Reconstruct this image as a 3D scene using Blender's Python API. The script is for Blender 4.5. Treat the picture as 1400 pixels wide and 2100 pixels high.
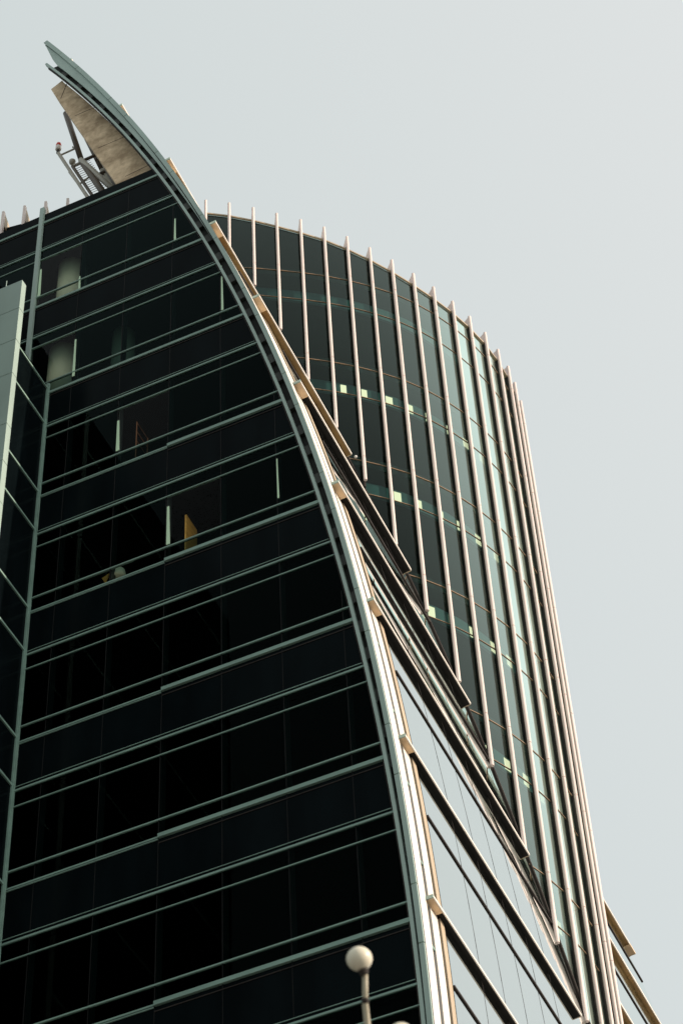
import bpy, bmesh, math, random
from mathutils import Vector, Matrix
random.seed(7)
S = bpy.context.scene
for o in list(bpy.data.objects): bpy.data.objects.remove(o)

# ---------------------------------------------------------------- camera
PITCH, ROLL, YAW = math.radians(49.7), math.radians(-3.638), math.radians(21.84)
CAMLOC = Vector((0, -30, 1.6))
fw = Vector((0, math.cos(PITCH), math.sin(PITCH)))
rt = Vector((1, 0, 0)); up = rt.cross(fw)
c, s = math.cos(ROLL), math.sin(ROLL)
rt, up = c*rt + s*up, -s*rt + c*up
RZ = Matrix.Rotation(YAW, 3, 'Z')
rt, up, fw = RZ @ rt, RZ @ up, RZ @ fw
cam = bpy.data.cameras.new('camera')
camo = bpy.data.objects.new('camera', cam); S.collection.objects.link(camo)
camo.matrix_world = Matrix(((rt.x, up.x, -fw.x, CAMLOC.x), (rt.y, up.y, -fw.y, CAMLOC.y), (rt.z, up.z, -fw.z, CAMLOC.z), (0, 0, 0, 1)))
cam.sensor_fit = 'VERTICAL'; cam.sensor_height = 36; cam.sensor_width = 24
cam.lens = 36*4850/2100
cam.clip_start = 0.5; cam.clip_end = 5000
cam.dof.use_dof = True; cam.dof.focus_distance = 58; cam.dof.aperture_fstop = 2.4
S.camera = camo

# ---------------------------------------------------------------- sun, sky, exposure
SUN_EL, SUN_AZ = math.radians(22), math.radians(8)        # azimuth measured from +X towards +Y
sd = Vector((math.cos(SUN_EL)*math.cos(SUN_AZ), math.cos(SUN_EL)*math.sin(SUN_AZ), math.sin(SUN_EL)))
sun = bpy.data.lights.new('sun', 'SUN'); sun.energy = 4.6; sun.angle = math.radians(0.6); sun.color = (1.0, 0.80, 0.65)
suno = bpy.data.objects.new('sun', sun); S.collection.objects.link(suno)
suno.rotation_euler = (-sd).to_track_quat('-Z', 'Y').to_euler(); suno.location = (60, 0, 80)
W = bpy.data.worlds.new('World'); S.world = W; W.use_nodes = True
nt = W.node_tree; nt.nodes.clear()
sky = nt.nodes.new('ShaderNodeTexSky'); sky.sky_type = 'NISHITA'; sky.sun_disc = False
sky.sun_elevation = SUN_EL; sky.sun_rotation = math.radians(90) - SUN_AZ
sky.air_density = 1.0; sky.dust_density = 4.0; sky.ozone_density = 1.0
# a hazy evening: thin high haze whitens the blue
hs = nt.nodes.new('ShaderNodeHueSaturation'); hs.inputs['Saturation'].default_value = 0.30
mx = nt.nodes.new('ShaderNodeMix'); mx.data_type = 'RGBA'; mx.inputs[0].default_value = 0.62
tcw = nt.nodes.new('ShaderNodeTexCoord'); dp = nt.nodes.new('ShaderNodeVectorMath'); dp.operation = 'DOT_PRODUCT'; dp.inputs[1].default_value = sd
nt.links.new(tcw.outputs['Generated'], dp.inputs[0])
rw = nt.nodes.new('ShaderNodeValToRGB'); rw.color_ramp.elements[0].position = 0.0; rw.color_ramp.elements[0].color = (.88, .985, .98, 1)
rw.color_ramp.elements[1].position = 0.36; rw.color_ramp.elements[1].color = (1.085, 1.125, 1.115, 1)
e3 = rw.color_ramp.elements.new(1.0); e3.color = (1.28, 1.30, 1.24, 1)
vs = nt.nodes.new('ShaderNodeVectorMath'); vs.operation = 'SCALE'; vs.inputs['Scale'].default_value = 10
nt.links.new(dp.outputs['Value'], rw.inputs[0]); nt.links.new(rw.outputs[0], vs.inputs[0]); nt.links.new(vs.outputs[0], mx.inputs[7])
bg = nt.nodes.new('ShaderNodeBackground'); bg.inputs['Strength'].default_value = 0.1
wo = nt.nodes.new('ShaderNodeOutputWorld')
nt.links.new(sky.outputs[0], hs.inputs['Color']); nt.links.new(hs.outputs[0], mx.inputs[6])
nt.links.new(mx.outputs[2], bg.inputs['Color']); nt.links.new(bg.outputs[0], wo.inputs[0])
S.view_settings.view_transform = 'Standard'; S.view_settings.look = 'None'
S.view_settings.exposure = 0.0; S.view_settings.gamma = 1.0
S.render.engine = 'CYCLES'
S.cycles.transparent_max_bounces = 12; S.cycles.max_bounces = 8

# ---------------------------------------------------------------- materials
def _mat(name):
    m = bpy.data.materials.new(name); m.use_nodes = True
    n = m.node_tree; n.nodes.clear()
    return m, n, n.nodes.new('ShaderNodeOutputMaterial')
def solid(name, col, rough=0.5, metal=0.0, spec=0.5, var=0.12, scale=1.5, stretch=(1, 1, .25), bump=0.0):
    m, n, out = _mat(name)
    b = n.nodes.new('ShaderNodeBsdfPrincipled')
    b.inputs['Roughness'].default_value = rough; b.inputs['Metallic'].default_value = metal
    b.inputs['Specular IOR Level'].default_value = spec
    tc = n.nodes.new('ShaderNodeTexCoord'); mp = n.nodes.new('ShaderNodeMapping')
    mp.inputs['Scale'].default_value = stretch
    nz = n.nodes.new('ShaderNodeTexNoise'); nz.inputs['Scale'].default_value = scale; nz.inputs['Detail'].default_value = 6
    cr = n.nodes.new('ShaderNodeValToRGB')
    cr.color_ramp.elements[0].position = .3; cr.color_ramp.elements[1].position = .72
    cr.color_ramp.elements[0].color = tuple(v*(1-var) for v in col) + (1,)
    cr.color_ramp.elements[1].color = tuple(min(1, v*(1+var)) for v in col) + (1,)
    n.links.new(tc.outputs['Object'], mp.inputs[0]); n.links.new(mp.outputs[0], nz.inputs['Vector'])
    n.links.new(nz.outputs['Fac'], cr.inputs[0]); n.links.new(cr.outputs[0], b.inputs['Base Color'])
    if bump:
        bp = n.nodes.new('ShaderNodeBump'); bp.inputs['Strength'].default_value = bump; bp.inputs['Distance'].default_value = .02
        n.links.new(nz.outputs['Fac'], bp.inputs['Height']); n.links.new(bp.outputs[0], b.inputs['Normal'])
    n.links.new(b.outputs[0], out.inputs[0])
    return m
def glass(name, tint, f0, power=5.0, fmax=1.0, refl=(1, 1, 1), rough=0.0, wave=0.0):
    """coated glass: reflectance f0 straight on, rising to fmax at a glancing view; the rest passes through, tinted"""
    m, n, out = _mat(name)
    ge = n.nodes.new('ShaderNodeNewGeometry'); vd = n.nodes.new('ShaderNodeVectorMath'); vd.operation = 'DOT_PRODUCT'
    n.links.new(ge.outputs['Normal'], vd.inputs[0]); n.links.new(ge.outputs['Incoming'], vd.inputs[1])
    def mth(op, a, b=None, clamp=False):
        q = n.nodes.new('ShaderNodeMath'); q.operation = op; q.use_clamp = clamp
        for k, v in enumerate((a, b)):
            if v is None: continue
            if isinstance(v, (int, float)): q.inputs[k].default_value = v
            else: n.links.new(v, q.inputs[k])
        return q.outputs[0]
    x = mth('SUBTRACT', 1.0, mth('ABSOLUTE', vd.outputs['Value']), True)
    fac = mth('ADD', mth('MULTIPLY', mth('POWER', x, power), fmax-f0), f0, True)
    tr = n.nodes.new('ShaderNodeBsdfTransparent'); tr.inputs[0].default_value = tint + (1,)
    gl = n.nodes.new('ShaderNodeBsdfGlossy'); gl.inputs['Color'].default_value = refl + (1,); gl.inputs['Roughness'].default_value = rough
    mxs = n.nodes.new('ShaderNodeMixShader')
    if wave:
        tc = n.nodes.new('ShaderNodeTexCoord'); nz = n.nodes.new('ShaderNodeTexNoise'); nz.inputs['Scale'].default_value = .55; nz.inputs['Detail'].default_value = 1
        bp = n.nodes.new('ShaderNodeBump'); bp.inputs['Strength'].default_value = wave; bp.inputs['Distance'].default_value = .05
        n.links.new(tc.outputs['Object'], nz.inputs['Vector']); n.links.new(nz.outputs['Fac'], bp.inputs['Height'])
        n.links.new(bp.outputs[0], gl.inputs['Normal'])
    n.links.new(fac, mxs.inputs[0]); n.links.new(tr.outputs[0], mxs.inputs[1]); n.links.new(gl.outputs[0], mxs.inputs[2])
    n.links.new(mxs.outputs[0], out.inputs[0])
    return m
def emit(name, col, st):
    m, n, out = _mat(name); e = n.nodes.new('ShaderNodeEmission')
    e.inputs[0].default_value = col + (1,); e.inputs[1].default_value = st; n.links.new(e.outputs[0], out.inputs[0]); return m
M = dict(
    alu=solid('grey_green_aluminium', (.32, .43, .385), .45, .0, .4, .10),
    trim=solid('trim_aluminium', (.205, .325, .275), .5, 0, .35, .14, 1.2, (1, 1, 3)),
    cream=solid('cream_cladding', (.74, .70, .63), .5, 0, .4, .08),
    fin=solid('fin_coating', (.76, .65, .60), .45, 0, .4, .07),
    brk=solid('bracket_grey', (.055, .06, .055), .6, 0, .2, .35),
    dark=solid('dark_recess', (.028, .031, .029), .7, 0, .2, .3),
    seal=solid('dark_seal', (.03, .025, .022), .7, 0, .2, .2),
    bronze_lit=solid('lit_bronze_soffit', (.27, .165, .06), .6, 0, .25, .3),
    soffit_shade=solid('shaded_soffit', (.010, .009, .008), .6, 0, .15, .3),
    box_lit=solid('lit_end_box', (.74, .55, .34), .5, 0, .3, .15),
    copper=solid('copper_line', (.27, .18, .11), .5, 0, .3, .2),
    tan=solid('tan_strip', (.45, .37, .26), .55, 0, .3, .12),
    spandrel=solid('spandrel_glass', (.003, .0055, .0065), .18, 0, .012, .3),
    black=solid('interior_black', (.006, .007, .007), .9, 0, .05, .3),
    roofdark=solid('roof_dark', (.03, .03, .03), .9, 0, .1, .3),
    teal=solid('teal_blind', (.10, .22, .22), .7, 0, .2, .2),
    ceil=solid('ceiling_green', (.03, .05, .046), .8, 0, .1, .25, .8, (1, 1, 1)),
    white=solid('interior_white', (.80, .80, .62), .6, 0, .3, .06),
    steel=solid('gantry_paint', (.42, .40, .34), .5, .0, .4, .15),
    pipe=solid('brown_pipe', (.085, .062, .042), .5, .0, .4, .2),
    rust=solid('rust_paint', (.34, .13, .06), .5, 0, .3, .2),
    wood=solid('orange_wood', (.85, .42, .09), .55, 0, .3, .2, 3, (1, 1, 6)),
    red=solid('red_lens', (.75, .04, .02), .3, 0, .5, .05),
    wht=solid('white_paint', (.8, .78, .74), .4, 0, .4, .05),
    globe=solid('opal_globe', (.66, .63, .50), .35, 0, .4, .04),
    pole=solid('lamp_pole_paint', (.36, .34, .25), .45, 0, .4, .15),
    glassA=glass('dark_facade_glass', (.21, .30, .29), .0015, 7, 1.0, (.72, 1, .98)),
    glassD=glass('green_drum_glass', (.34, .45, .43), .003, 8, 32.0, (.76, .93, .86), 0.0, .012),
    glassS=glass('mirror_sail_glass', (.12, .15, .15), .5, 2, 1.0, (.93, .985, .965), 0.0, .008),
    light=emit('opening_glow', (1.0, .84, .54), 2.5),
    mull=solid('black_gasket', (.008, .009, .009), .6, 0, .1, .2),
    dull=solid('dark_mullion', (.03, .04, .04), .5, 0, .3, .2),
    pale=solid('pale_green_lit_paint', (.58, .80, .56), .5, 0, .3, .1),
    clear=glass('clear_glass', (.80, .86, .80), .002, 7, 1.5),
)
def tan_wall_mat():
    m, n, out = _mat('stained_concrete'); b = n.nodes.new('ShaderNodeBsdfPrincipled'); b.inputs['Roughness'].default_value = .85
    tc = n.nodes.new('ShaderNodeTexCoord')
    nz = n.nodes.new('ShaderNodeTexNoise'); nz.inputs['Scale'].default_value = 1.7; nz.inputs['Detail'].default_value = 12; nz.inputs['Roughness'].default_value = .65
    nz2 = n.nodes.new('ShaderNodeTexNoise'); nz2.inputs['Scale'].default_value = 5; nz2.inputs['Detail'].default_value = 8
    cr = n.nodes.new('ShaderNodeValToRGB'); e = cr.color_ramp.elements
    e[0].position = .36; e[0].color = (.42, .31, .19, 1); e[1].position = .60; e[1].color = (.80, .63, .42, 1)
    cr2 = n.nodes.new('ShaderNodeValToRGB'); cr2.color_ramp.elements[0].color = (.82, .80, .78, 1); cr2.color_ramp.elements[0].position = .35; cr2.color_ramp.elements[1].position = .62
    mul = n.nodes.new('ShaderNodeMix'); mul.data_type = 'RGBA'; mul.blend_type = 'MULTIPLY'; mul.inputs[0].default_value = 1
    for q in (nz, nz2): n.links.new(tc.outputs['Object'], q.inputs['Vector'])
    n.links.new(nz.outputs['Fac'], cr.inputs[0]); n.links.new(nz2.outputs['Fac'], cr2.inputs[0])
    n.links.new(cr.outputs[0], mul.inputs[6]); n.links.new(cr2.outputs[0], mul.inputs[7]); n.links.new(mul.outputs[2], b.inputs['Base Color'])
    n.links.new(b.outputs[0], out.inputs[0]); return m
M['concrete'] = tan_wall_mat()
def ground_mat():
    m, n, out = _mat('stone_paving'); b = n.nodes.new('ShaderNodeBsdfPrincipled'); b.inputs['Roughness'].default_value = .8
    tc = n.nodes.new('ShaderNodeTexCoord'); br = n.nodes.new('ShaderNodeTexBrick'); br.inputs['Scale'].default_value = 1.2
    br.inputs['Color1'].default_value = (.24, .23, .21, 1); br.inputs['Color2'].default_value = (.19, .18, .17, 1); br.inputs['Mortar'].default_value = (.1, .1, .1, 1)
    n.links.new(tc.outputs['Object'], br.inputs['Vector']); n.links.new(br.outputs['Color'], b.inputs['Base Color']); n.links.new(b.outputs[0], out.inputs[0]); return m
M['ground'] = ground_mat()

# ---------------------------------------------------------------- mesh helpers (world coordinates in, thing-local out)
class MB:
    def __init__(self): self.v = []; self.f = []
    def poly(self, pts):
        i = len(self.v); self.v += [Vector(p) for p in pts]; self.f.append(list(range(i, i+len(pts))))
    def box(self, x0, x1, y0, y1, z0, z1):
        i = len(self.v)
        self.v += [Vector((x, y, z)) for z in (z0, z1) for y in (y0, y1) for x in (x0, x1)]
        self.f += [[i+a for a in q] for q in ((0, 2, 3, 1), (4, 5, 7, 6), (0, 1, 5, 4), (2, 6, 7, 3), (0, 4, 6, 2), (1, 3, 7, 5))]
    def sweep(self, secs, closed_sec=True, caps=True):
        """secs: list of equal-length point loops"""
        i = len(self.v); n = len(secs[0])
        for q in secs: self.v += [Vector(p) for p in q]
        for a in range(len(secs)-1):
            for k in range(n if closed_sec else n-1):
                k2 = (k+1) % n
                self.f.append([i+a*n+k, i+a*n+k2, i+(a+1)*n+k2, i+(a+1)*n+k])
        if caps and closed_sec:
            self.f.append([i+k for k in range(n)][::-1]); self.f.append([i+(len(secs)-1)*n+k for k in range(n)])
    def tube(self, pts, r, n=10):
        pts = [Vector(p) for p in pts]; rs = r if isinstance(r, (list, tuple)) else [r]*len(pts)
        secs = []
        for k, p in enumerate(pts):
            t = (pts[min(k+1, len(pts)-1)] - pts[max(k-1, 0)]).normalized()
            a = Vector((1, 0, 0)) if abs(t.x) < .8 else Vector((0, 1, 0))
            u = t.cross(a).normalized(); w = t.cross(u)
            secs.append([p + rs[k]*(math.cos(2*math.pi*j/n)*u + math.sin(2*math.pi*j/n)*w) for j in range(n)])
        self.sweep(secs)
    def sphere(self, c, r, nu=32, nv=20, sq=1.0):
        c = Vector(c); secs = []
        for a in range(1, nv):
            th = math.pi*a/nv
            secs.append([c + Vector((r*math.sin(th)*math.cos(2*math.pi*k/nu), r*math.sin(th)*math.sin(2*math.pi*k/nu), -sq*r*math.cos(th))) for k in range(nu)])
        self.sweep(secs)
    def lathe(self, c, prof, n=24):
        c = Vector(c); self.sweep([[c + Vector((r*math.cos(2*math.pi*k/n), r*math.sin(2*math.pi*k/n), z)) for k in range(n)] for r, z in prof])
    def build(self, name, mat, parent=None, label=None, bevel=0, smooth=False):
        me = bpy.data.meshes.new(name)
        off = Vector((0, 0, 0)); q = parent
        while q is not None: off += q.location; q = q.parent
        me.from_pydata([tuple(p - off) for p in self.v], [], self.f)
        bm = bmesh.new(); bm.from_mesh(me); bmesh.ops.recalc_face_normals(bm, faces=bm.faces); bm.to_mesh(me); bm.free()
        if smooth:
            for p in me.polygons: p.use_smooth = True
        me.materials.append(mat)
        o = bpy.data.objects.new(name, me); S.collection.objects.link(o)
        if parent is not None: o.parent = parent
        if label: o['label'] = label
        if bevel:
            b = o.modifiers.new('bevel', 'BEVEL'); b.width = bevel; b.segments = 2; b.limit_method = 'ANGLE'
        return o
def thing(name, label, cat, loc, group=None):
    o = bpy.data.objects.new(name, None); S.collection.objects.link(o); o.location = loc
    o['label'] = label; o['category'] = cat
    if group: o['group'] = group
    return o
def tag(o, label, cat, group=None):
    o['label'] = label; o['category'] = cat
    if group: o['group'] = group
    return o

# ---------------------------------------------------------------- ground
g = MB(); g.box(-2500, 2500, -2500, 2500, -0.5, 0.0)
go = g.build('ground', M['ground']); go['kind'] = 'structure'

# ---------------------------------------------------------------- building geometry: profiles and plan curves (metres)
CO = (-8.52857384e-03, -2.93718570e-02, -3.31763013e-02, -1.24785065, -3.26051366, -1.31053848e+01)
CI = (-5.14748053e-02, -6.99595656e-03, 6.67123423e-02, -1.29194621, -3.31682405, -1.32215215e+01)
CF = (-0.06533947, -0.1149449, -1.24530552, -3.32975346, -13.40813682)
def pv(cs, z):
    z = max(25.0, min(z, 67.0)); t = (z-45)/15; r = 0.0
    for a in cs: r = r*t + a
    return r
fo = lambda z: pv(CO, z)          # outer edge of the curved sail, seen in the flat facade's plane
fi = lambda z: pv(CI, z)          # inner edge of its face plate
ff = lambda z: pv(CF, z)          # frame where the flat glass ends
SHEAR = -.006
def nrm(fun, z):
    d = (fun(z+.05)-fun(z-.05))/.1; L = math.hypot(1, d); return Vector((1/L, 0, -d/L))
def onprof(fun, z, off, y):
    n = nrm(fun, z); return Vector((fun(z) + n.x*off + SHEAR*y, y, z + n.z*off))
def zr(a, b, step):
    n = max(1, int(math.ceil(abs(b-a)/step))); return [a + (b-a)*k/n for k in range(n+1)]
def strip(mb, fun, z0, z1, o0, o1, y0, y1, step=.6):
    F0 = o0 if callable(o0) else (lambda z: o0); F1 = o1 if callable(o1) else (lambda z: o1)
    mb.sweep([[onprof(fun, z, F0(z), y0), onprof(fun, z, F1(z), y0), onprof(fun, z, F1(z), y1), onprof(fun, z, F0(z), y1)] for z in zr(z0, z1, step)])

FRONT = [(-17.32, 4.03), (-16.7, 4.33), (-16.08, 4.67), (-15.49, 5.04), (-14.9, 5.43), (-14.34, 5.85), (-13.81, 6.3), (-13.31, 6.79), (-12.84, 7.32), (-12.42, 7.91), (-12.05, 8.54), (-11.73, 9.23), (-11.48, 9.95),
         (-11.29, 10.71), (-11.18, 11.47), (-11.14, 12.2), (-11.19, 12.87), (-11.29, 13.61), (-11.47, 14.33), (-11.72, 15.02), (-12.05, 15.69), (-12.44, 16.31), (-12.9, 16.9), (-13.41, 17.43), (-13.98, 17.9), (-14.59, 18.32)]
RZ_ = [61.1, 60.95, 60.75, 60.55, 60.35, 60.15, 59.9, 59.65, 59.4, 59.2, 59.08, 59.02]
roofz = lambda i: RZ_[i] if i < len(RZ_) else 59.0        # the roof edge rises towards the horn
FRONT = [Vector((x, y, 0)) for x, y in FRONT]
NF = len(FRONT)
def tang(i):
    return (FRONT[min(i+1, NF-1)] - FRONT[max(i-1, 0)]).normalized()
def outn(i):
    t = tang(i); return Vector((t.y, -t.x, 0))
DEP = lambda i: .20 - .055*min(1, max(0, (i-4)/5))
GL = [FRONT[i] - DEP(i)*outn(i) for i in range(NF)]       # glass line of the drum
IN = [FRONT[i] - 3.4*outn(i) for i in range(NF)]       # core wall line
BOT = {0: 60.0, 1: 58.6, 2: 56.75, 3: 54.74, 4: 52.55, 5: 50.62, 6: 48.65, 7: 46.34, 8: 44.19, 9: 42.03, 10: 39.65, 11: 37.4, 12: 35.2, 13: 33.5, 14: 31.6, 15: 30.8, 16: 31.0, 17: 31.6, 18: 33.0, 19: 35.5, 20: 38, 21: 40.5, 22: 43, 23: 45, 24: 47, 25: 49}
bot = lambda i: BOT[i]

T = thing('office_tower', 'curved office tower with a dark flat glass face, swooping horn edge and finned drum', 'building', (-15, 4, 0))

# ---------------------------------------------------------------- flat dark facade
XL = -25.9
THICK = [56.26 - 4*k for k in range(14)]
MULL = [-16.22 + 1.36*k for k in range(-7, 4)]
def xband(mb, z0, z1, y0, y1, xl=XL, xr=None, step=.7):
    """horizontal member: vertical-faced bar from xl to the curved frame"""
    a = ff(z0) - .03 if xr is None else xr; b = ff(z1) - .03 if xr is None else xr
    mb.sweep([[(xl, y0, z0), (xl, y1, z0), (xl, y1, z1), (xl, y0, z1)], [(a, y0, z0), (a, y1, z0), (b, y1, z1), (b, y0, z1)]])
def panel(mb, z0, z1, y0, y1, xl=XL, xr=None):
    zs = zr(z0, z1, .7); X = (lambda z: ff(z) - .02) if xr is None else (lambda z: xr)
    mb.sweep([[(xl, y0, z), (X(z), y0, z), (X(z), y1, z), (xl, y1, z)] for z in zs])
def sheet(mb, z0, z1, xl=XL, xr=None):
    mb.sweep([[(xl, .012, z), (ff(z)-.02 if xr is None else xr, .012, z)] for z in zr(z0, z1, .7)], closed_sec=False)
for k, zt in enumerate(THICK):
    # spandrel from under the thick band to the double line, then dark glass to the thin line
    m = MB(); panel(m, zt-1.33, zt-.02, .012, .08); m.build('spandrel_panel', M['spandrel'], T)
    m = MB(); sheet(m, zt-1.79, zt-1.34); m.build('upper_window', M['glassA'], T)
    # a few bays have clear glass one can see into
    def row(name, z0, z1, clr):
        x = XL; first = None
        for a, b in clr + [(None, None)]:
            m = MB(); sheet(m, z0, z1, x, a); o = m.build(name, M['glassA'], T); first = first or o
            if a is None: break
            m = MB(); sheet(m, z0, z1, a, b); m.build('clear_window', M['clear'], T); x = b
        return o
    win = row('window_band', max(.02, zt-3.52), zt-1.80, {0: [(-20.2, -18.93)], 1: [(-20.2, -18.93)], 2: [(-17.58, -16.22)], 3: [(-16.22, -14.86)]}.get(k, []))
    row('lower_window', max(.01, zt-4.0), max(.015, zt-3.56), {0: [(-20.2, -18.93)], 3: [(-18.2, -17.0)]}.get(k, []))
    # thick sill band, stepping at the third mullion on the lower floors
    m = MB()
    if k < 3:
        xband(m, zt-.035, zt+.045, -.02, .04)
    else:
        xband(m, zt-.005, zt+.09, -.035, .04, -16.22)
        xband(m, zt+.0, zt+.04, -.012, .04, XL, -16.22)
        xband(m, zt-.045, zt-.025, -.012, .04, XL, -16.225)
    sill = m.build('sill_band', M['trim'], T)
    m = MB(); xband(m, zt-.135, zt-.115, -.004, .04, -16.21 if k >= 3 else XL); m.build('drip_line', M['seal'], sill)
    m = MB()
    xband(m, zt-1.38, zt-1.333, -.016, .04); xband(m, zt-1.252, zt-1.238, -.004, .04)
    m.build('double_trim', M['trim'], T)
    m = MB(); xband(m, zt-1.815, zt-1.79, -.012, .04); m.build('transom', M['trim'], win)
    if zt-3.54 > .1:
        m = MB(); xband(m, zt-3.55, zt-3.515, -.015, .04); m.build('rail', M['trim'], win)
# mullions: slim dark joints on the face, deeper posts inside the glass
for x in MULL:
    zt2 = 56.3
    while x > ff(zt2) - .12: zt2 -= .05
    m = MB(); m.box(x-.009, x+.009, .004, .040, .05, zt2); mu = m.build('mullion', M['mull'], T)
    m = MB(); m.box(x-.025, x+.025, .05, .22, .05, zt2-.1); m.build('mullion_post', M['dull'], mu)
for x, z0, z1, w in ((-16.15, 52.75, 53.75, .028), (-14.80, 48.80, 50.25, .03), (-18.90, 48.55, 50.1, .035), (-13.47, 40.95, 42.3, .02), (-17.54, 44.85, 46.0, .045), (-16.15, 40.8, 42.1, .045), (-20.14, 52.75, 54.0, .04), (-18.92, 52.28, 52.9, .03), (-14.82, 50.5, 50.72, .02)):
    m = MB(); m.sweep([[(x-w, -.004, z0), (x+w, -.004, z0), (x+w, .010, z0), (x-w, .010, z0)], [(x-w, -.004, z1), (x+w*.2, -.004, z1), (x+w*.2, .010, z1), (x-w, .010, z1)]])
    m.build('painted_lit_strip', M['pale'], T)  # pale colour stands in for light on the mullion sides
m = MB(); panel(m, 56.32, 56.71, .012, .12); m.build('parapet_glass', M['spandrel'], T)
m = MB(); m.box(-20.33, -20.21, -.07, .04, 47, 56.98); m.build('corner_post', M['alu'], T)
# floor slabs and back wall behind the flat facade
for zt in THICK:
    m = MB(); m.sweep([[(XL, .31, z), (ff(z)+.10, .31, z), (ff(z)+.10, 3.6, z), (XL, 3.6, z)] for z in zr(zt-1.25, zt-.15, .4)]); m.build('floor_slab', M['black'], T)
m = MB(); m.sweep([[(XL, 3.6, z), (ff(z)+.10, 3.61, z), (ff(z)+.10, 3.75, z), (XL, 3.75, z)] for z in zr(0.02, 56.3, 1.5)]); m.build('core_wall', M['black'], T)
m = MB(); m.box(XL, -17.4, .13, 14, 56.45, 56.62); m.build('roof', M['roofdark'], T)
# round columns, sunlit, in the first bays
for x, y, z0, z1, r in ((-19.75, .95, 52.4, 55.0, .40), (-19.75, .85, 48.4, 51.0, .40), (-18.1, 1.0, 48.4, 51.0, .30)):
    m = MB(); m.tube([(x, y, z0), (x, y, z1)], r, 28); m.build('column', M['white'], T, smooth=True)

# ---------------------------------------------------------------- curved edge of the sail ("horn")
PJ = sorted([53.34-4.05*k for k in range(-3, 14)] + [52.0-4.05*k for k in range(-3, 14)])
PJ = [0.02] + [z for z in PJ if 0.5 < z < 66.0] + [66.70]
for a, b in zip(PJ[:-1], PJ[1:]):
    m = MB(); strip(m, fo, a+.012, b-.012, lambda z: -.10-.0012*max(0, z-40), 0, -.06, -.01, .4); m.build('face_plate', M['alu'], T)
m = MB(); strip(m, fo, .02, 66.6, lambda z: -.12-.0012*max(0, z-40), -.004, -.006, .03, .5); m.build('plate_backing', M['seal'], T)
# return strip of the plate, widening towards the tip
m = MB()
wret = lambda z: .005 + .30*max(0, (z-52)/14)**1.2*min(1, max(0, (66.5-z)/1.3))
strip(m, fi, 52, 66.5, lambda z: -wret(z), -.004, -.02, .02, .5); m.build('plate_return', M['alu'], T)
# dark recess behind with brackets, then the slim frame
m = MB()
m.sweep([[onprof(ff, z, .02, .16), onprof(fi, z, .0, .16), onprof(fi, z, .0, .22), onprof(ff, z, .02, .22)] for z in zr(.02, 65.2, .7)])
m.build('edge_recess', M['dark'], T)
z = 24.0
while z < 65:
    m = MB()
    p0 = onprof(ff, z, .03, 0); n = nrm(ff, z); w = max(.05, (fi(z)-wret(z)*.8-ff(z))*n.x - .03)
    t = Vector((-n.z, 0, n.x)); hh = .17
    q = [p0 - t*hh, p0 - t*hh + n*w, p0 + t*hh + n*w, p0 + t*hh]
    m.sweep([[v + Vector((0, .06, 0)) for v in q], [v + Vector((0, .158, 0)) for v in q]])
    m.build('bracket', M['brk'], T); z += 1.02 + .22*math.sin(z*1.9)
m = MB(); strip(m, ff, .02, 65.25, -.035, .035, -.05, .06, .5); m.build('edge_frame', M['alu'], T)
m = MB(); strip(m, ff, .02, 65.0, -.075, -.045, -.01, .045, .5); m.build('frame_seal', M['seal'], T)
# sunlit outer returns of the edge: cladding, slot, cladding, slot, tan strip
ztop = 66.4
for nm, mt, o0, o1, y0, y1, zt in (('edge_cladding', 'cream', -.10, 0, .035, .37, ztop), ('edge_slot', 'dark', -.2, -.09, .37, .58, ztop-.4), ('edge_cladding', 'cream', -.12, -.015, .58, .91, ztop-.6),
                                   ('edge_slot', 'dark', -.2, -.06, .91, .98, ztop-.6), ('tan_strip', 'tan', -.2, .01, .98, 1.18, ztop-1)):
    m = MB(); strip(m, fo, .02, zt, o0, o1, y0, y1, .5); m.build(nm, M[mt], T)
# slot clips
for z in zr(24, 64, 2.03):
    if True:
        m = MB(); p = [onprof(fo, z+dz, o, y) for dz in (-.03, .03) for (o, y) in ((-.08, .37), (-.03, .37), (-.03, .58), (-.08, .58))]
        m.sweep([p[:4], p[4:]]); m.build('slot_clip', M['trim'], T)

# ---------------------------------------------------------------- sail glass, outside the drum only
REAR = 23.0
GOFF = .02
poly = [(p.x, p.y) for p in GL] + [(-19, 18), (-22, 12), (-18.5, 4.2)]
def inside(x, y):
    r = False; n = len(poly)
    for i in range(n):
        x1, y1 = poly[i]; x2, y2 = poly[(i+1) % n]
        if (y1 > y) != (y2 > y) and x < (x2-x1)*(y-y1)/(y2-y1)+x1: r = not r
    return r
_cx = {}
def crossing(z, off):
    k = (round(max(z, 25), 3), off)
    if k not in _cx: _cx[k] = _crossing(k[0], off)
    return _cx[k]
def _crossing(z, off):
    """where the sail at height z runs into and out of the drum (None if it does not)"""
    a = b = None; y = 1.2; ins = False
    while y < REAR:
        p = onprof(fo, z, off, y); q = inside(p.x, p.y)
        if q and a is None: a = y
        if a is not None and ins and not q: b = y
        ins = q; y += .02
    return a, b
def yend(z):
    if z > 56.4: return max(1.25, 3.4 - .26*(z-56.4))
    a, b = crossing(z, GOFF)
    return a if a is not None else REAR
rows = zr(.1, 25, 8) + zr(25.4, 65.2, .4)
m = MB(); m.sweep([[onprof(fo, z, GOFF, 1.18), onprof(fo, z, GOFF, yend(z))] for z in rows], closed_sec=False)
m.build('sail_glass', M['glassS'], T, smooth=False)
m = MB(); sec = []
for z in zr(.1, 25, 8) + zr(25.4, 49.5, .4):
    a, b = crossing(z, GOFF)
    if b is not None: sec.append([onprof(fo, z, GOFF, b), onprof(fo, z, GOFF, REAR)])
    else: sec.append([onprof(fo, z, GOFF, 16.5), onprof(fo, z, GOFF, REAR)])
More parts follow.
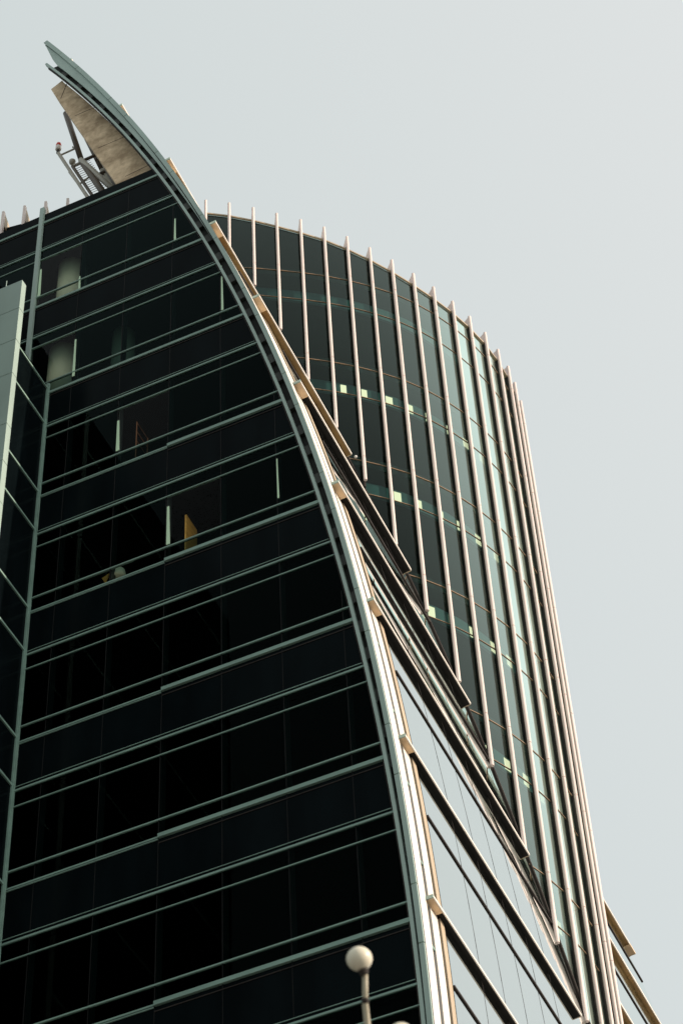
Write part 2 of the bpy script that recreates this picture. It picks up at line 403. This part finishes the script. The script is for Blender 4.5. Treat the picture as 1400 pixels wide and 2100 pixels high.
m.sweep(sec, closed_sec=False); m.build('sail_glass', M['glassS'], T)
# joints between the sail's glass panels
y = 2.95
while y < 22.9:
    m = MB(); run = []
    for a, b in zip(rows[:-1], rows[1:]):
        if yend(a) > y+.05 and yend(b) > y+.05 and (y < 9.5 or y > 16.6):
            run += [a, b]
    if run:
        m.sweep([[onprof(fo, zz, GOFF-.004, y-.006), onprof(fo, zz, GOFF+.004, y-.006), onprof(fo, zz, GOFF+.004, y+.006), onprof(fo, zz, GOFF-.004, y+.006)] for zz in zr(min(run), max(run), 1.0)])
        m.build('glass_joint', M['seal'], T)
    y += 1.32
# dark backing deep behind the sail glass
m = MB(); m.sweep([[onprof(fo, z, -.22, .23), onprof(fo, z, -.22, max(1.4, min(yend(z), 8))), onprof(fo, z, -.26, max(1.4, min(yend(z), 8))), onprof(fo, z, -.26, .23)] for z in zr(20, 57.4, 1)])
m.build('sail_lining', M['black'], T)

# ---------------------------------------------------------------- sunshade ledges on the sail, one per floor
def bar(mb, z, o0, o1, h0, h1, y0, y1):
    n = nrm(fo, z)
    def P(o, h, y):
        x = fo(z) + SHEAR*y; return Vector((x + n.x*o, y, z + h + n.z*o*.35))
    mb.sweep([[P(o0, h0, y), P(o1, h0, y), P(o1, h1, y), P(o0, h1, y)] for y in (y0, y1)])
LEDGE = [29.03 + 4.075*k for k in range(-7, 10)]
TIP = {53: 4.9, 49: 5.95, 45: 6.9, 41: 7.98, 37: 9.12, 33: 9.95, 57: 3.2, 61: 1.9, 65: 1.3}
for z in LEDGE:
    a, b = crossing(z, .12) if z < 56 else (None, None)
    ye = TIP.get(int(z), REAR)
    J = .115 + .06*min(1, max(0, (z-34)/12))
    m = MB(); bar(m, z, -.03, J, -.03, .0, .85, ye); led = m.build('ledge', M['bronze_lit' if z > 47 else 'soffit_shade'], T)  # colour paints upper soffits as lit golden, lower ones as shaded black
    m = MB(); bar(m, z, J+.002, J+.025, -.045, .01, .39, ye); m.build('ledge_nosing', M['cream'], led)
    m = MB(); bar(m, z, -.02, J, -.05, .0, .39, .85); m.build('end_box', M['box_lit'], led)  # sunlit orange is put into the box colour
    m = MB(); bar(m, z, -.02, J+.027, -.06, .015, .36, .388); m.build('end_cap', M['alu'], led)
    m = MB(); bar(m, z, -.03, J+.005, -.031, .0, ye+.002, ye+.03); m.build('end_cap', M['tan'], led)
    if z < 46 and z > 30:
        yb = (b if b is not None else 17.0)
        m = MB(); bar(m, z, -.03, .145, -.03, .0, yb+.2, REAR); led = m.build('ledge', M['bronze_lit'], T)
        m = MB(); bar(m, z, .147, .170, -.045, .01, yb+.2, REAR); m.build('ledge_nosing', M['cream'], led)
        m = MB(); bar(m, z, -.03, .17, -.045, .01, REAR, REAR+.5); m.build('end_box', M['box_lit'], led)
    # slim transom between ledges
    zm = z - 1.42
    if zm < 56:
        a2, b2 = crossing(zm, 0)
        m = MB(); bar(m, zm, .0, .05, -.022, .022, 1.19, (a2 if a2 is not None else REAR)); tr = m.build('sail_transom', M['seal'], T)
        if b2 is not None or z < 32:
            m = MB(); bar(m, zm, .0, .05, -.022, .022, (b2 if b2 is not None else 16.0), REAR+.05); m.build('sail_transom', M['seal'], T)

# ---------------------------------------------------------------- concrete gable and roof structure under the horn
G = [(-20.11, 64.40), (-20.28, 64.50), (-20.63, 64.23), (-18.0, 56.75)]
edge = [onprof(ff, z, -.02, 0) for z in zr(56.75, 64.3, .5)]
pl = [(-20.26, 64.47), (-20.63, 64.23), (-18.0, 56.75)] + [(p.x, p.z) for p in edge]
m = MB(); m.sweep([[(x, .30, z) for x, z in pl], [(x, .85, z) for x, z in pl]]); gab = m.build('concrete_gable', M['concrete'], T)
m = MB()
for (x0, z0, x1, z1) in ((-17.9, 57.45, -17.2, 57.52), (-19.7, 62.0, -18.95, 62.0), (-18.85, 59.6, -18.0, 59.6), (-20.25, 63.4, -20.05, 64.3)):
    d = Vector((z0-z1, 0, x1-x0)).normalized()*.009
    q = [Vector((x0, 0, z0))+d, Vector((x1, 0, z1))+d, Vector((x1, 0, z1))-d, Vector((x0, 0, z0))-d]
    m.sweep([[v + Vector((0, .296, 0)) for v in q], [v + Vector((0, .31, 0)) for v in q]])
m.build('panel_joint', M['seal'], gab)
for a, b, r, mt in (((-20.62, 1.2, 64.18), (-19.92, 1.2, 60.97), .085, 'pipe'), ((-19.92, 1.2, 60.97), (-18.5, 1.2, 57.0), .10, 'pipe'), ((-19.92, 1.15, 60.97), (-18.2, 1.3, 57.5), .085, 'steel'),
                    ((-19.92, 1.4, 62.5), (-19.30, 1.4, 60.3), .085, 'pipe'), ((-19.30, 1.4, 60.3), (-18.4, 1.4, 58.0), .10, 'steel'), ((-19.32, 1.0, 60.9), (-18.2, 1.0, 57.2), .09, 'pipe'),
                    ((-19.92, 1.2, 60.97), (-19.05, 1.2, 61.0), .05, 'pipe'), ((-19.35, 1.3, 60.0), (-18.6, 1.3, 60.1), .06, 'pipe')):
    m = MB(); m.tube([a, b], r, 14); m.build('brace_pipe', M[mt], T, smooth=True)  # paler braces have light put into their colour

# ---------------------------------------------------------------- finned drum
FL = [57.85 - 4.125*k for k in range(8)]                  # floor joints
def bayquad(mb, i, z0, z1, off=0.0, t0=0.0, t1=1.0, th=None):
    a = GL[i].lerp(GL[i+1], t0) + off*outn(i); b = GL[i].lerp(GL[i+1], t1) + off*outn(i)
    if th is None:
        mb.poly([(a.x, a.y, z0), (b.x, b.y, z0), (b.x, b.y, z1), (a.x, a.y, z1)])
    else:
        n = (outn(i)+outn(i+1)).normalized()*th
        mb.sweep([[(a.x, a.y, z), (b.x, b.y, z), (b.x+n.x, b.y+n.y, z), (a.x+n.x, a.y+n.y, z)] for z in (z0, z1)])
for i in range(0, NF-1):
    zb = min(bot(i), bot(i+1)) - 2.6; zt = roofz(i) - .5
    ta, tb = roofz(i)-.5, roofz(i+1)-.5
    m = MB(); a, b = GL[i], GL[i+1]; m.poly([(a.x, a.y, zb), (b.x, b.y, zb), (b.x, b.y, tb), (a.x, a.y, ta)]); gp = m.build('drum_glass', M['glassD'], T)
    m = MB(); a2, b2 = a + .05*outn(i), b + .05*outn(i+1)
    m.sweep([[(p.x, p.y, h), (q.x, q.y, h), (q.x, q.y, h+.05), (p.x, p.y, h+.05)] for p, q, h in ((a, a2, ta), (b, b2, tb))]); m.build('coping', M['tan'], gp)
for i in range(0, 24):
    p, n, t = FRONT[i], outn(i), tang(i); zb = bot(i); ROOF = roofz(i)
    m = MB(); zs = [zb] + [z for z in sorted(FL) if zb+.3 < z < ROOF-.3] + [ROOF]
    r = .044 if i < 8 else .050
    for a, b in zip(zs[:-1], zs[1:]):
        a2 = a + (.010 if a != zb else 0); b2 = b - (.010 if b != ROOF else 0)
        rings = [[FRONT[i] - n*(r - r*math.cos(2*math.pi*k/16)) + t*r*math.sin(2*math.pi*k/16) + Vector((0, 0, z)) for k in range(16)] for z in (a2, b2)]
        m.sweep(rings, caps=False); m.poly(rings[0]); m.poly(rings[1])
    # sloping head plate
    fo_ = m.build('fin', M['fin'], T, smooth=False)
    for p_ in fo_.data.polygons: p_.use_smooth = len(p_.vertices) == 4
    m = MB(); zc = max(zb+.02, .05)
    q = [GL[i] + n*u + t*w for u, w in ((.006, -.024), (max(.02, DEP(i)-.09), -.024), (max(.02, DEP(i)-.09), .024), (.006, .024))]
    m.sweep([[v + Vector((0, 0, zc-.22 if zb > 1 else zc)) for v in q], [v + Vector((0, 0, ROOF-.05)) for v in q]]); m.build('fin_core', M['seal'], fo_)
    m = MB(); a = GL[i] - n*.42; b = GL[i] + n*(DEP(i)-.04); H = ROOF-.42
    m.sweep([[a + t*w + Vector((0, 0, H)), b + t*w + Vector((0, 0, H)), b + t*w + Vector((0, 0, ROOF-.01)), a + t*w + Vector((0, 0, H+.12))] for w in (-.032, .032)])
    m.build('head_plate', M['fin'], fo_)
for z in FL:
    for zz, th in ((z, .011), (z-1.33, .008)):
        idx = [i for i in range(NF) if bot(i) - 1.5 < zz < roofz(i) - .8]
        if len(idx) < 2: continue
        m = MB(); m.sweep([[(GL[i] + outn(i)*u) + Vector((0, 0, zz+h)) for u, h in ((-.02, -th), (.016, -th), (.016, th), (-.02, th))] for i in range(idx[0], idx[-1]+1)])
        m.build('transom', M['copper'], T)
# dark flashing where the sail runs into the drum
m = MB(); pts = []
for z in zr(31, 56.4, .5):
    a, b = crossing(z, GOFF)
    if a is not None: pts.append(onprof(fo, z, GOFF+.02, a-.01))
m.tube(pts, .03, 8); m.build('junction_flashing', M['seal'], T)
# roof and floors of the drum, core wall
m = MB(); m.sweep([[(GL[i].x-.02, GL[i].y, roofz(i)-.505), (-18.5, 4.6+.5*i, roofz(i)-.505)] for i in range(0, NF)], closed_sec=False); m.build('drum_roof', M['roofdark'], T)
for z in FL:
    if z < 20: continue
    i0 = min(i for i in range(NF) if bot(i) - 2.6 < z)
    i0 = max(0, i0)
    if i0 > NF-3: continue
    m = MB(); zc = z - .06
    loop = [GL[i] - .12*outn(i) for i in range(i0, NF)] + [IN[i] for i in range(NF-1, i0-1, -1)]
    m.sweep([[(p.x, p.y, zc) for p in loop], [(p.x, p.y, z+.3) for p in loop]]); cl = m.build('drum_ceiling', M['ceil'], T)
    # blind box a little behind the glass, and openings glowing by emission for daylight beyond
    m = MB()
    q0 = [GL[i] - .45*outn(i) for i in range(i0, NF)]; q1 = [GL[i] - .52*outn(i) for i in range(i0, NF)]
    m.sweep([[(a.x, a.y, zc-.72), (b.x, b.y, zc-.72), (b.x, b.y, zc-.22), (a.x, a.y, zc-.22)] for a, b in zip(q0, q1)]); m.build('blind_band', M['teal'], cl)  # teal also stands in for slanting reflections on the drum
    if z > 56: continue
    for i in range(max(i0, 5), 18):
        if bot(i) > z-1: continue
        w = .50 + .05*math.sin(i*2.3+z); u = .26 + .04*math.cos(i*1.7)
        a = GL[i].lerp(GL[i+1], w) - .435*outn(i); b = GL[i].lerp(GL[i+1], w+u) - .435*outn(i)
        m = MB(); m.sweep([[a + Vector((0, 0, h)), b + Vector((0, 0, h)), b - .012*outn(i) + Vector((0, 0, h)), a - .012*outn(i) + Vector((0, 0, h))] for h in (zc-.66, zc-.30)])
        m.build('lit_opening', M['light'], cl)
m = MB(); m.sweep([[(p.x, p.y, 0.02) for p in IN[6:]], [(p.x, p.y, 58.3) for p in IN[6:]]], closed_sec=False); m.build('drum_core', M['black'], T)
RL = FRONT[5].lerp(FRONT[6], .72) - .13*outn(5) + Vector((0, 0, 49.65))
m = MB(); m.sphere(RL, .045, 14, 10); m.build('round_dot', M['wht'], T, smooth=True)  # small plain white ball on the drum face

# ---------------------------------------------------------------- raised finned screen on the far left of the roof
RING = [Vector(p) for p in ((-23.9, 1.02, 0), (-23.3, 1.04, 0), (-22.7, 1.10, 0), (-22.44, 1.17, 0))]
RING = [Vector((-23.72, 1.08, 0)), Vector((-23.08, 1.10, 0)), Vector((-22.44, 1.17, 0)), Vector((-21.79, 1.27, 0)), Vector((-21.17, 1.41, 0)), Vector((-20.55, 1.60, 0)), Vector((-19.95, 1.84, 0))]
m = MB(); pr = []
for i, p in enumerate(RING):
    t = (RING[min(i+1, len(RING)-1)] - RING[max(i-1, 0)]).normalized(); n = Vector((t.y, -t.x, 0)); pr.append((p, t, n))
m.sweep([[p - .36*n + Vector((0, 0, 56.6)), p - .30*n + Vector((0, 0, 56.6)), p - .30*n + Vector((0, 0, 59.55)), p - .36*n + Vector((0, 0, 59.55))] for p, t, n in pr])
m.build('roof_screen', M['spandrel'], T)
for p, t, n in pr[:6]:
    m = MB()
    m.sweep([[p + t*w + Vector((0, 0, 56.6)), p - .10*n + t*w + Vector((0, 0, 56.6)), p - .10*n + t*w + Vector((0, 0, 60.0)), p + t*w + Vector((0, 0, 60.0))] for w in (-.035, .035)])
    f2 = m.build('fin', M['fin'], T)
    m = MB()
    m.sweep([[p - .10*n + t*w + Vector((0, 0, 59.4)), p - .66*n + t*w + Vector((0, 0, 59.4)), p - .66*n + t*w + Vector((0, 0, 59.75)), p - .10*n + t*w + Vector((0, 0, 60.0))] for w in (-.02, .02)])
    m.build('head_plate', M['tan'], f2)

# ---------------------------------------------------------------- projecting wing at the far left
m = MB(); m.box(-25.9, -19.62, -1.58, .03, .02, 48.58); wing = m.build('wing', M['spandrel'], T)
m = MB()
for k in range(12):
    z = 48.42 - 4*k
    m.box(-19.62, -19.585, -1.57, -.06, z-.03, z+.03); m.box(-19.62, -19.585, -1.57, -.06, z-1.40, z-1.34)
m.box(-19.62, -19.575, -.06, -.045, .02, 48.6)
m.build('wing_trim', M['trim'], wing)
m = MB(); m.box(-19.66, -19.55, -.045, .03, .02, 48.60); m.build('wing_post', M['trim'], wing)
# unseen block added at the left to shade the flat facade
m = MB(); m.box(-40, -23.0, -17, -1.82, .02, 58); wf = m.build('shade_block', M['spandrel'], wing)
for k in range(14):  # trim bands dressing the added shading block
    z = 56.26 - 4*k
    m = MB(); m.box(-40, -22.985, -17.03, -16.99, z-.05, z+.06); m.build('sill_band', M['trim'], wf)
    m = MB(); m.box(-23.01, -22.97, -16.985, -1.9, z-.05, z+.06); m.build('sill_band', M['trim'], wf)
PZ = [50.75, 49.55, 48.25, 46.9, 44.95, 43.6, 42.2, 40.2, 38.2, 36.2, 34.2, 31.9, 29.6, 27.3, 25, 22.7, 20.4, 18.1, 15.8, 13.5, 11.2, 8.9, 6.6, 4.3, 2.0, .05]
for a, b in zip(PZ[1:], PZ[:-1]):
    m = MB(); m.box(-22.9, -19.47, -1.80, -1.60, a+.01, b-.01); m.build('stone_panel', M['stone'] if 'stone' in M else M['alu'], wing)
m = MB(); m.box(-22.8, -19.5, -1.78, -1.585, .02, 50.7); m.build('panel_backing', M['seal'], wing)
m = MB(); m.tube([(-20.0, -1.7, 50.7), (-20.0, -1.7, 51.15)], .012, 8); m.build('rod', M['alu'], wing)

# ---------------------------------------------------------------- things inside and on the roof
m = MB(); m.box(-15.89, -15.85, .28, .80, 40.15, 41.95)
b_ = m.build('wooden_board', M['wood'], None); tag(b_, 'orange wooden board standing inside the dark glass facade', 'board')
ls = thing('floor_lamp', 'small pale lamp shade of creamy white behind the lower dark facade glass', 'lamp', (-17.56, .35, 40.12))
m = MB(); m.lathe((-17.56, .35, 40.12), [(.12, 0), (.12, .02), (.015, .03), (.015, .62)], 16); m.build('stand', M['steel'], ls)
m = MB(); m.lathe((-17.56, .35, 40.12), [(.20, .56), (.14, .86)], 24); m.build('lamp_shade', M['white'], ls, smooth=True)
tf = MB(); tf.sweep([[(-17.98, y, 40.95), (-17.80, y, 41.02), (-17.88, y, 40.72)] for y in (.34, .37)])
tag(tf.build('tan_card', M['wood'], None), 'small tan triangular card left of the pale lamp shade behind the glass', 'card')
rk = thing('metal_rack', 'thin dark brown metal rack behind the facade glass beside a pale strip of painted light', 'rack', (-17.2, .3, 44.2))
m = MB(); m.tube([(-17.22, .3, 44.2), (-17.22, .3, 46.1)], .014, 8); m.build('post', M['rust'], rk)
m = MB(); m.tube([(-17.22, .85, 44.2), (-17.22, .85, 46.1)], .014, 8); m.build('post', M['rust'], rk)
for zz in (46.08, 45.75, 45.4):
    m = MB(); m.tube([(-17.22, .3, zz), (-17.22, .85, zz)], .012, 8); m.build('rail', M['rust'], rk)
gt = thing('maintenance_gantry', 'pale steel access ladder and mesh platform on the roof beside the horn', 'gantry', (-19.6, 1.25, 56.62))
def P(x, z, y=1.25): return (x, y, z)
m = MB(); m.tube([P(-20.78, 62.1), P(-18.85, 56.65)], .055, 10); m.build('beam', M['steel'], gt)
m = MB(); m.tube([P(-20.78+.12, 61.7, 1.75), P(-18.73, 56.65, 1.75)], .045, 10); m.build('beam', M['steel'], gt)
m = MB(); m.tube([P(-20.25, 61.0), P(-18.7, 56.65)], .05, 10); m.build('beam', M['pipe'], gt)
m = MB(); m.tube([P(-20.69, 61.94), P(-20.21, 61.96)], .03, 8); m.tube([P(-20.30, 62.1), P(-20.12, 61.8)], .03, 8); m.tube([P(-20.28, 61.0), P(-19.94, 61.01)], .045, 8); m.tube([P(-19.95, 59.85), P(-19.5, 60.1)], .03, 8); m.build('arm', M['steel'], gt)
m = MB()
for k in range(34):
    z = 61.0 - k*.13; x0 = -20.25 + (61.0-z)*.3563; m.tube([P(x0, z, 1.3), P(x0+.55, z+.02, 1.3)], .008, 5)
for k in range(26):
    z = 62.3 - k*.1; x0 = -19.85 + (62.3-z)*.28; m.tube([P(x0, z, 1.7), P(x0+.32, z, 1.7)], .008, 5)
for d in (.1, .2, .3):
    m.tube([P(-19.85+d, 62.3, 1.71), P(-19.12+d, 59.7, 1.71)], .008, 5)
m.build('mesh_rungs', M['seal'], gt)
m = MB(); m.lathe((-20.24, 1.2, 61.06), [(.03, 0), (.09, .05), (.10, .14), (.03, .22)], 16); m.build('junction_box', M['steel'], gt, smooth=True)
bc = thing('warning_beacon', 'small red and white aircraft warning beacon at the top of the roof ladder', 'beacon', (-20.80, 1.25, 62.12))
m = MB(); m.lathe((-20.80, 1.25, 62.12), [(.05, 0), (.05, .10), (.03, .10), (.03, .18)], 14); m.build('base', M['seal'], bc)
m = MB(); m.lathe((-20.80, 1.25, 62.30), [(.07, 0), (.09, .03), (.09, .17), (.06, .2)], 16); m.build('housing', M['wht'], bc, smooth=True)
m = MB(); m.lathe((-20.80, 1.25, 62.50), [(.075, 0), (.085, .05), (.07, .14), (.02, .18)], 16); m.build('lens', M['red'], bc, smooth=True)

# ---------------------------------------------------------------- street lamp close to the camera
L0 = Vector((-5.55, -16.55, 0))
lp = thing('street_lamp', 'tall street lamp with round opal globes on thin curved stems before the dark facade', 'street lamp', L0)
m = MB(); m.lathe(L0, [(.16, 0), (.16, .25), (.09, .4), (.075, 3), (.05, 11.2), (.05, 11.4)], 20); m.build('pole', M['pole'], lp, smooth=True)
for (gc, pts) in ((Vector((-5.28, -17.04, 12.93)), [(-5.26, -16.99, 12.86), (-5.315, -16.88, 12.71), (-5.335, -16.84, 12.66), (-5.36, -16.76, 12.55), (-5.44, -16.64, 12.2), (-5.52, -16.58, 11.7), (-5.55, -16.55, 11.35)]),
                  (Vector((-5.155, -16.62, 12.47)), [(-5.17, -16.62, 12.38), (-5.22, -16.61, 12.2), (-5.34, -16.60, 11.9), (-5.46, -16.57, 11.6), (-5.55, -16.55, 11.35)])):
    m = MB(); m.tube(pts, [.022, .022, .024, .026, .03, .034, .036][:len(pts)], 12); st = m.build('stem', M['pole'], lp, smooth=True)
    m = MB(); m.sphere(gc, .098, 40, 24, .93); m.build('globe', M['globe'], lp, smooth=True)
for gc, d in ((Vector((-5.28, -17.04, 12.93)), Vector((.01, .045, -.09))), (Vector((-5.155, -16.62, 12.47)), Vector((-.012, 0, -.095)))):
    m = MB(); m.tube([gc + d*.9, gc + d*1.25], [.042, .030], 16); m.build('collar', M['seal'], lp)
m = MB(); m.sphere((-5.325, -16.86, 12.685), .031, 14, 10); m.build('joint', M['seal'], lp, smooth=True)
